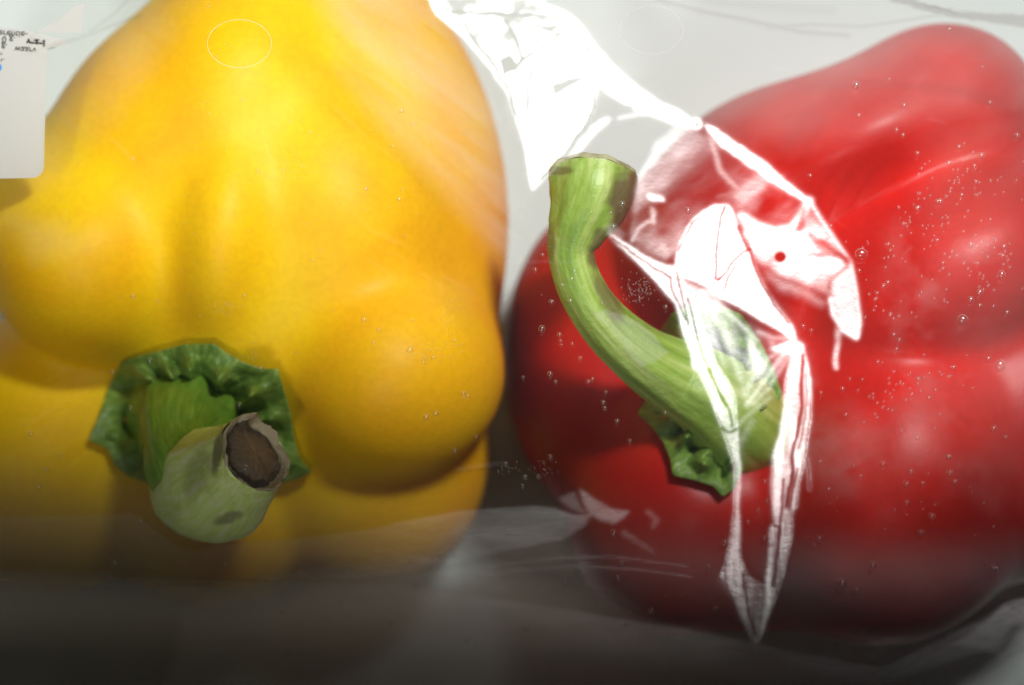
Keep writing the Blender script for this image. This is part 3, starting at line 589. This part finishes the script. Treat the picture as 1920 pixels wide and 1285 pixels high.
M_drop = drop_mat(); M_mist = drop_mat(); M_mist.name = 'mist'
for n_ in M_mist.node_tree.nodes:
    if n_.type == 'VALTORGB':
        for e_ in n_.color_ramp.elements: e_.color = [c_ * .42 for c_ in e_.color[:3]] + [1]
bm = bmesh.new(); bmesh.ops.create_uvsphere(bm, u_segments=14, v_segments=8, radius=1)
bmesh.ops.delete(bm, geom=[v for v in bm.verts if v.co.z < -.3], context='VERTS')
dme = bpy.data.meshes.new('water_droplet'); bm.to_mesh(dme); bm.free(); dme.materials.append(M_drop); dme.shade_smooth()
def film_z(px, py):
    return float(Zf[int(np.clip(round((py + 140) / ST), 0, len(gy) - 1)), int(np.clip(round((px + 140) / ST), 0, len(gx) - 1))])
ON_Y = [(249, 298, 4), (263, 152, 3), (455, 187, 3.5), (392, 213, 2.5), (483, 322, 4.5), (531, 320, 3.5), (581, 249, 3.5), (544, 228, 3), (406, 107, 3), (391, 12, 3), (752, 208, 5), (736, 248, 3), (748, 374, 5), (685, 355, 4), (755, 355, 3), (774, 232, 3),
        (736, 275, 3), (730, 390, 2.5), (687, 355, 3), (682, 600, 5), (710, 619, 5), (700, 643, 3.5), (768, 656, 6), (797, 671, 5), (812, 670, 4), (794, 680, 3.5), (852, 639, 4), (773, 601, 4), (869, 738, 5.5), (877, 743, 4.5), (799, 782, 6), (817, 775, 5.5),
        (853, 845, 5), (893, 819, 4.5), (947, 563, 4.5), (249, 556, 5), (296, 565, 3.5), (458, 554, 4), (245, 765, 5.5), (281, 676, 6), (211, 697, 5), (489, 690, 5), (58, 813, 6), (113, 853, 5.5), (460, 878, 7), (449, 759, 5), (600, 470, 3), (586, 489, 3),
        (555, 662, 3), (760, 444, 3), (570, 420, 2.5), (640, 380, 2.5), (88, 880, 5), (73, 912, 5), (216, 1055, 5), (207, 1080, 5), (423, 1057, 5), (265, 976, 5)]
ON_R = [(1605, 160, 8), (1667, 149, 4), (1695, 198, 6), (1610, 217, 5), (1681, 244, 4.5), (1693, 254, 5), (1907, 254, 6), (1798, 276, 5), (1720, 288, 5), (1779, 306, 5), (1840, 292, 6), (1827, 312, 5), (1519, 330, 4.5), (1780, 55, 4), (1842, 126, 4), (1856, 193, 5),
        (1763, 378, 6), (1758, 378, 6), (1721, 390, 6), (1719, 391, 4), (1685, 390, 4.5), (1558, 424, 5), (1694, 420, 5), (1830, 341, 4.5), (1803, 366, 4.5), (1615, 476, 12), (1611, 508, 5), (1820, 459, 7), (1757, 451, 5.5), (1882, 463, 6.5), (1880, 480, 5),
        (1878, 515, 9), (1837, 548, 7), (1820, 562, 6.5), (1805, 599, 11), (1837, 573, 5), (1888, 586, 5), (1875, 685, 11), (1853, 673, 6), (1665, 530, 5.5), (1644, 550, 5.5), (1656, 537, 5), (1640, 562, 4.5), (1686, 638, 5.5), (1681, 655, 4.5), (1676, 628, 4.5),
        (1646, 679, 5), (1768, 494, 5), (1788, 689, 6), (1580, 729, 6), (1539, 737, 5), (1506, 612, 5), (1521, 620, 5), (1586, 778, 5), (1720, 821, 5), (1778, 856, 6), (1863, 804, 7), (1885, 820, 5), (1656, 870, 7), (1708, 885, 7), (1699, 908, 7), (1730, 907, 6),
        (1779, 857, 6), (1781, 887, 8), (1790, 904, 7), (1614, 893, 5), (1538, 866, 4), (1554, 917, 5), (1700, 943, 6), (1747, 969, 8), (1727, 999, 7), (1537, 1010, 6.5), (1434, 903, 5.5), (1438, 940, 5), (1422, 957, 4.5), (1403, 980, 6), (1434, 1009, 6), (1359, 1019, 7),
        (1637, 1059, 9), (1579, 1093, 11), (1606, 1107, 7), (1863, 1067, 9), (1342, 1141, 6), (1622, 1183, 6), (1567, 1208, 7), (1636, 1238, 6), (1330, 1064, 7), (1166, 383, 7), (1150, 425, 5), (1145, 399, 3.5), (1109, 398, 3.5), (1290, 395, 7), (1016, 617, 7),
        (1034, 566, 5.5), (1069, 564, 5), (1049, 628, 5), (1051, 640, 4), (1053, 647, 3.5), (1073, 645, 4), (1031, 702, 6), (1042, 716, 4.5), (1103, 716, 5), (1111, 711, 4), (1088, 672, 5), (1136, 736, 4), (1131, 755, 5), (1134, 766, 5), (1157, 790, 5), (1181, 827, 5),
        (1247, 774, 4.5), (981, 708, 4), (1004, 506, 4), (1017, 478, 4), (1077, 508, 4.5), (1072, 523, 4), (1055, 535, 4), (1248, 576, 5), (1272, 522, 4.5), (1128, 569, 4)]
LOW = [(1032, 858, 6), (949, 871, 5), (985, 895, 5), (1009, 894, 5), (980, 912, 5), (1151, 1000, 8), (1167, 1057, 6), (1160, 1084, 6), (1222, 1145, 8), (1060, 1089, 6), (1050, 1100, 7), (1081, 1094, 5), (1084, 1103, 4), (1106, 1112, 6), (940, 1085, 6),
       (938, 1060, 4), (777, 1098, 6), (806, 1063, 5), (833, 1055, 4), (985, 1178, 8), (732, 1168, 6), (640, 1130, 5), (518, 1082, 6), (540, 1126, 6), (528, 1147, 5), (876, 1200, 6), (892, 1215, 4), (1173, 1170, 6), (541, 1225, 5), (952, 998, 6)]
proto = None
def drop(px, py, r, label, group):
    o = bpy.data.objects.new('water_droplet', dme); S.collection.objects.link(o); z = film_z(px, py); p_ = W(px, py, z + .001); o.location = p_
    q = r / 1000 * .92; o.scale = (q * random.uniform(.9, 1.15), q * random.uniform(.85, 1.05), q * .7); o.rotation_euler = (0, 0, random.uniform(0, 6))
    o['label'] = label; o['category'] = 'water droplet'; o['group'] = group
MARKS = {'the vent ring on the yellow pepper': (449, 83), 'the brown cut face of the pale stem': (478, 852), 'the left lobe of the yellow pepper': (120, 520), 'the right lobe of the yellow pepper': (720, 760),
         'the cut tip of the curved stem': (1112, 318), 'the elbow of the curved stem': (1110, 590), 'the small knot in the glare': (1305, 233), 'the hooked end of the glare': (1605, 630), 'the long point of the glare': (1419, 1205),
         'the top of the red pepper': (1760, 50), 'the right edge at half height': (1915, 640), 'the pale dull spot low on the red pepper': (1580, 850), 'the lower right corner of the frame': (1915, 1280),
         'the green cap of the red pepper': (1330, 870), 'the pink torn fold below the curved stem': (1120, 950), 'the tail of the grey fold': (640, 1095), 'the gap where both peppers touch': (955, 600), 'the large oval drop beside the glare': (1615, 478), 'the biggest drop on the right': (1805, 599), 'the pale band across the red pepper': (1750, 290)}
ORD = ['closest', 'second closest', 'third closest', 'fourth closest', 'fifth closest', 'sixth closest', 'seventh closest', 'eighth closest', 'ninth closest', 'tenth closest'] + ['eleventh closest', 'twelfth closest', 'thirteenth closest', 'fourteenth closest', 'fifteenth closest', 'sixteenth closest', 'seventeenth closest', 'eighteenth closest', 'nineteenth closest', 'twentieth closest']
alld = [(x, y, r, g) for L, g in ((ON_Y, 'droplets over the yellow pepper'), (ON_R, 'droplets over the red pepper'), (LOW, 'droplets on the shaded lower film')) for x, y, r in L]
sets = {}
for i, (x, y, r, g) in enumerate(alld):
    mk = min(MARKS, key=lambda k: math.hypot(MARKS[k][0] - x, MARKS[k][1] - y)); dx, dy = x - MARKS[mk][0], y - MARKS[mk][1]
    d_ = ('right of' if dx > 0 else 'left of') if abs(dx) > abs(dy) else ('below' if dy > 0 else 'above')
    sets.setdefault((mk, d_), []).append((math.hypot(dx, dy), i))
names = {}
for (mk, d_), L in sets.items():
    for k, (_, i) in enumerate(sorted(L)):
        r = alld[i][2]; names[i] = f"{'large' if r >= 8 else 'small' if r >= 5 else 'tiny'} droplet {d_} {mk}, the {ORD[k]}"
for i, (x, y, r, g) in enumerate(alld): drop(x, y, r, names[i], g)
# fine condensation, far too fine to count
bm = bmesh.new(); bmesh.ops.create_uvsphere(bm, u_segments=8, v_segments=5, radius=1); bm.verts.ensure_lookup_table()
bv = np.array([v.co[:] for v in bm.verts]); bf = [[v.index for v in f.verts] for f in bm.faces]; bm.free()
VV, FF = [], []
CL = [(1200, 545, 34, 26, 110, 1.4, 2.4), (1810, 340, 70, 60, 150, 2.5, 4.5), (1740, 420, 60, 45, 90, 2.5, 4), (1850, 480, 60, 60, 90, 2.5, 4.5), (1680, 740, 60, 45, 110, 3, 5), (1760, 720, 60, 40, 50, 3, 5), (1670, 470, 40, 25, 40, 2.5, 4.5), (1650, 560, 50, 40, 40, 2.5, 5),
      (1760, 520, 100, 90, 90, 2.5, 4.5), (425, 577, 30, 10, 60, 1, 2), (825, 655, 45, 18, 70, 1, 2), (840, 600, 14, 40, 40, 1, 2), (545, 320, 30, 22, 40, 1, 2), (1480, 900, 250, 180, 60, 2, 4), (1230, 1120, 250, 50, 60, 1.5, 3.5), (600, 1120, 250, 60, 50, 1.5, 3),
      (500, 350, 330, 300, 160, .8, 1.8), (960, 882, 40, 10, 40, 1.5, 2.6), (1020, 880, 22, 12, 40, 1.2, 2.4), (1080, 480, 60, 60, 30, 1, 2.2), (470, 660, 30, 20, 30, 1, 2), (1770, 1000, 130, 90, 50, 2, 4), (1370, 30, 120, 14, 12, 1.5, 3), (1530, 470, 60, 80, 30, 1.6, 3)]
for cx_, cy0, sx, sy, n_, r0, r1 in CL:
    for k in range(int(n_ * (.34 if r1 > 2.45 else .8))):
        x_, y_ = rng.normal(cx_, sx * .6), rng.normal(cy0, sy * .6); r_ = rng.uniform(r0, r1) / 1000; c_ = W(x_, y_, film_z(x_, y_) + .001)
        FF += [[i + len(VV) * len(bv) for i in f] for f in bf]; VV.append(bv * [r_, r_ * .9, r_ * .6] + c_)
me = bpy.data.meshes.new('condensation'); me.from_pydata(np.concatenate(VV).tolist(), [], FF)
o = link('condensation', me, M_mist); o['kind'] = 'stuff'; o['label'] = 'fine mist of condensation beads on the clear film'; o['category'] = 'condensation'
# rims of the punched vent holes
def rim(hx, hy, rx, ry, rr=1.1):
    t = np.linspace(0, 2 * np.pi, 96, endpoint=False); PX, PY = hx + rx * np.cos(t), hy + ry * np.sin(t); c = np.array([W(a_, b_, film_z(a_, b_) + .001) for a_, b_ in zip(PX, PY)])
    ra = np.stack([np.cos(t), -np.sin(t), 0 * t], -1); R_ = rr / 1000 * (.6 + .7 * fbm(t * 4, t * 0, 5, 2))
    G = np.stack([c + R_[:, None] * (ra * math.cos(q) + np.array([0, 0, 1]) * math.sin(q)) for q in np.linspace(0, 2 * np.pi, 7)], 0)
    return link('vent_hole_rim', grid_mesh('vent_hole_rim', G, True), M_rim, bag)
M_rim, nt, p = plain('film_rim', (.75, .74, .68), .3); p.inputs['Alpha'].default_value = .3
rim(449, 82, 60, 45, .6); rim(1222, 56, 59, 45, .5)
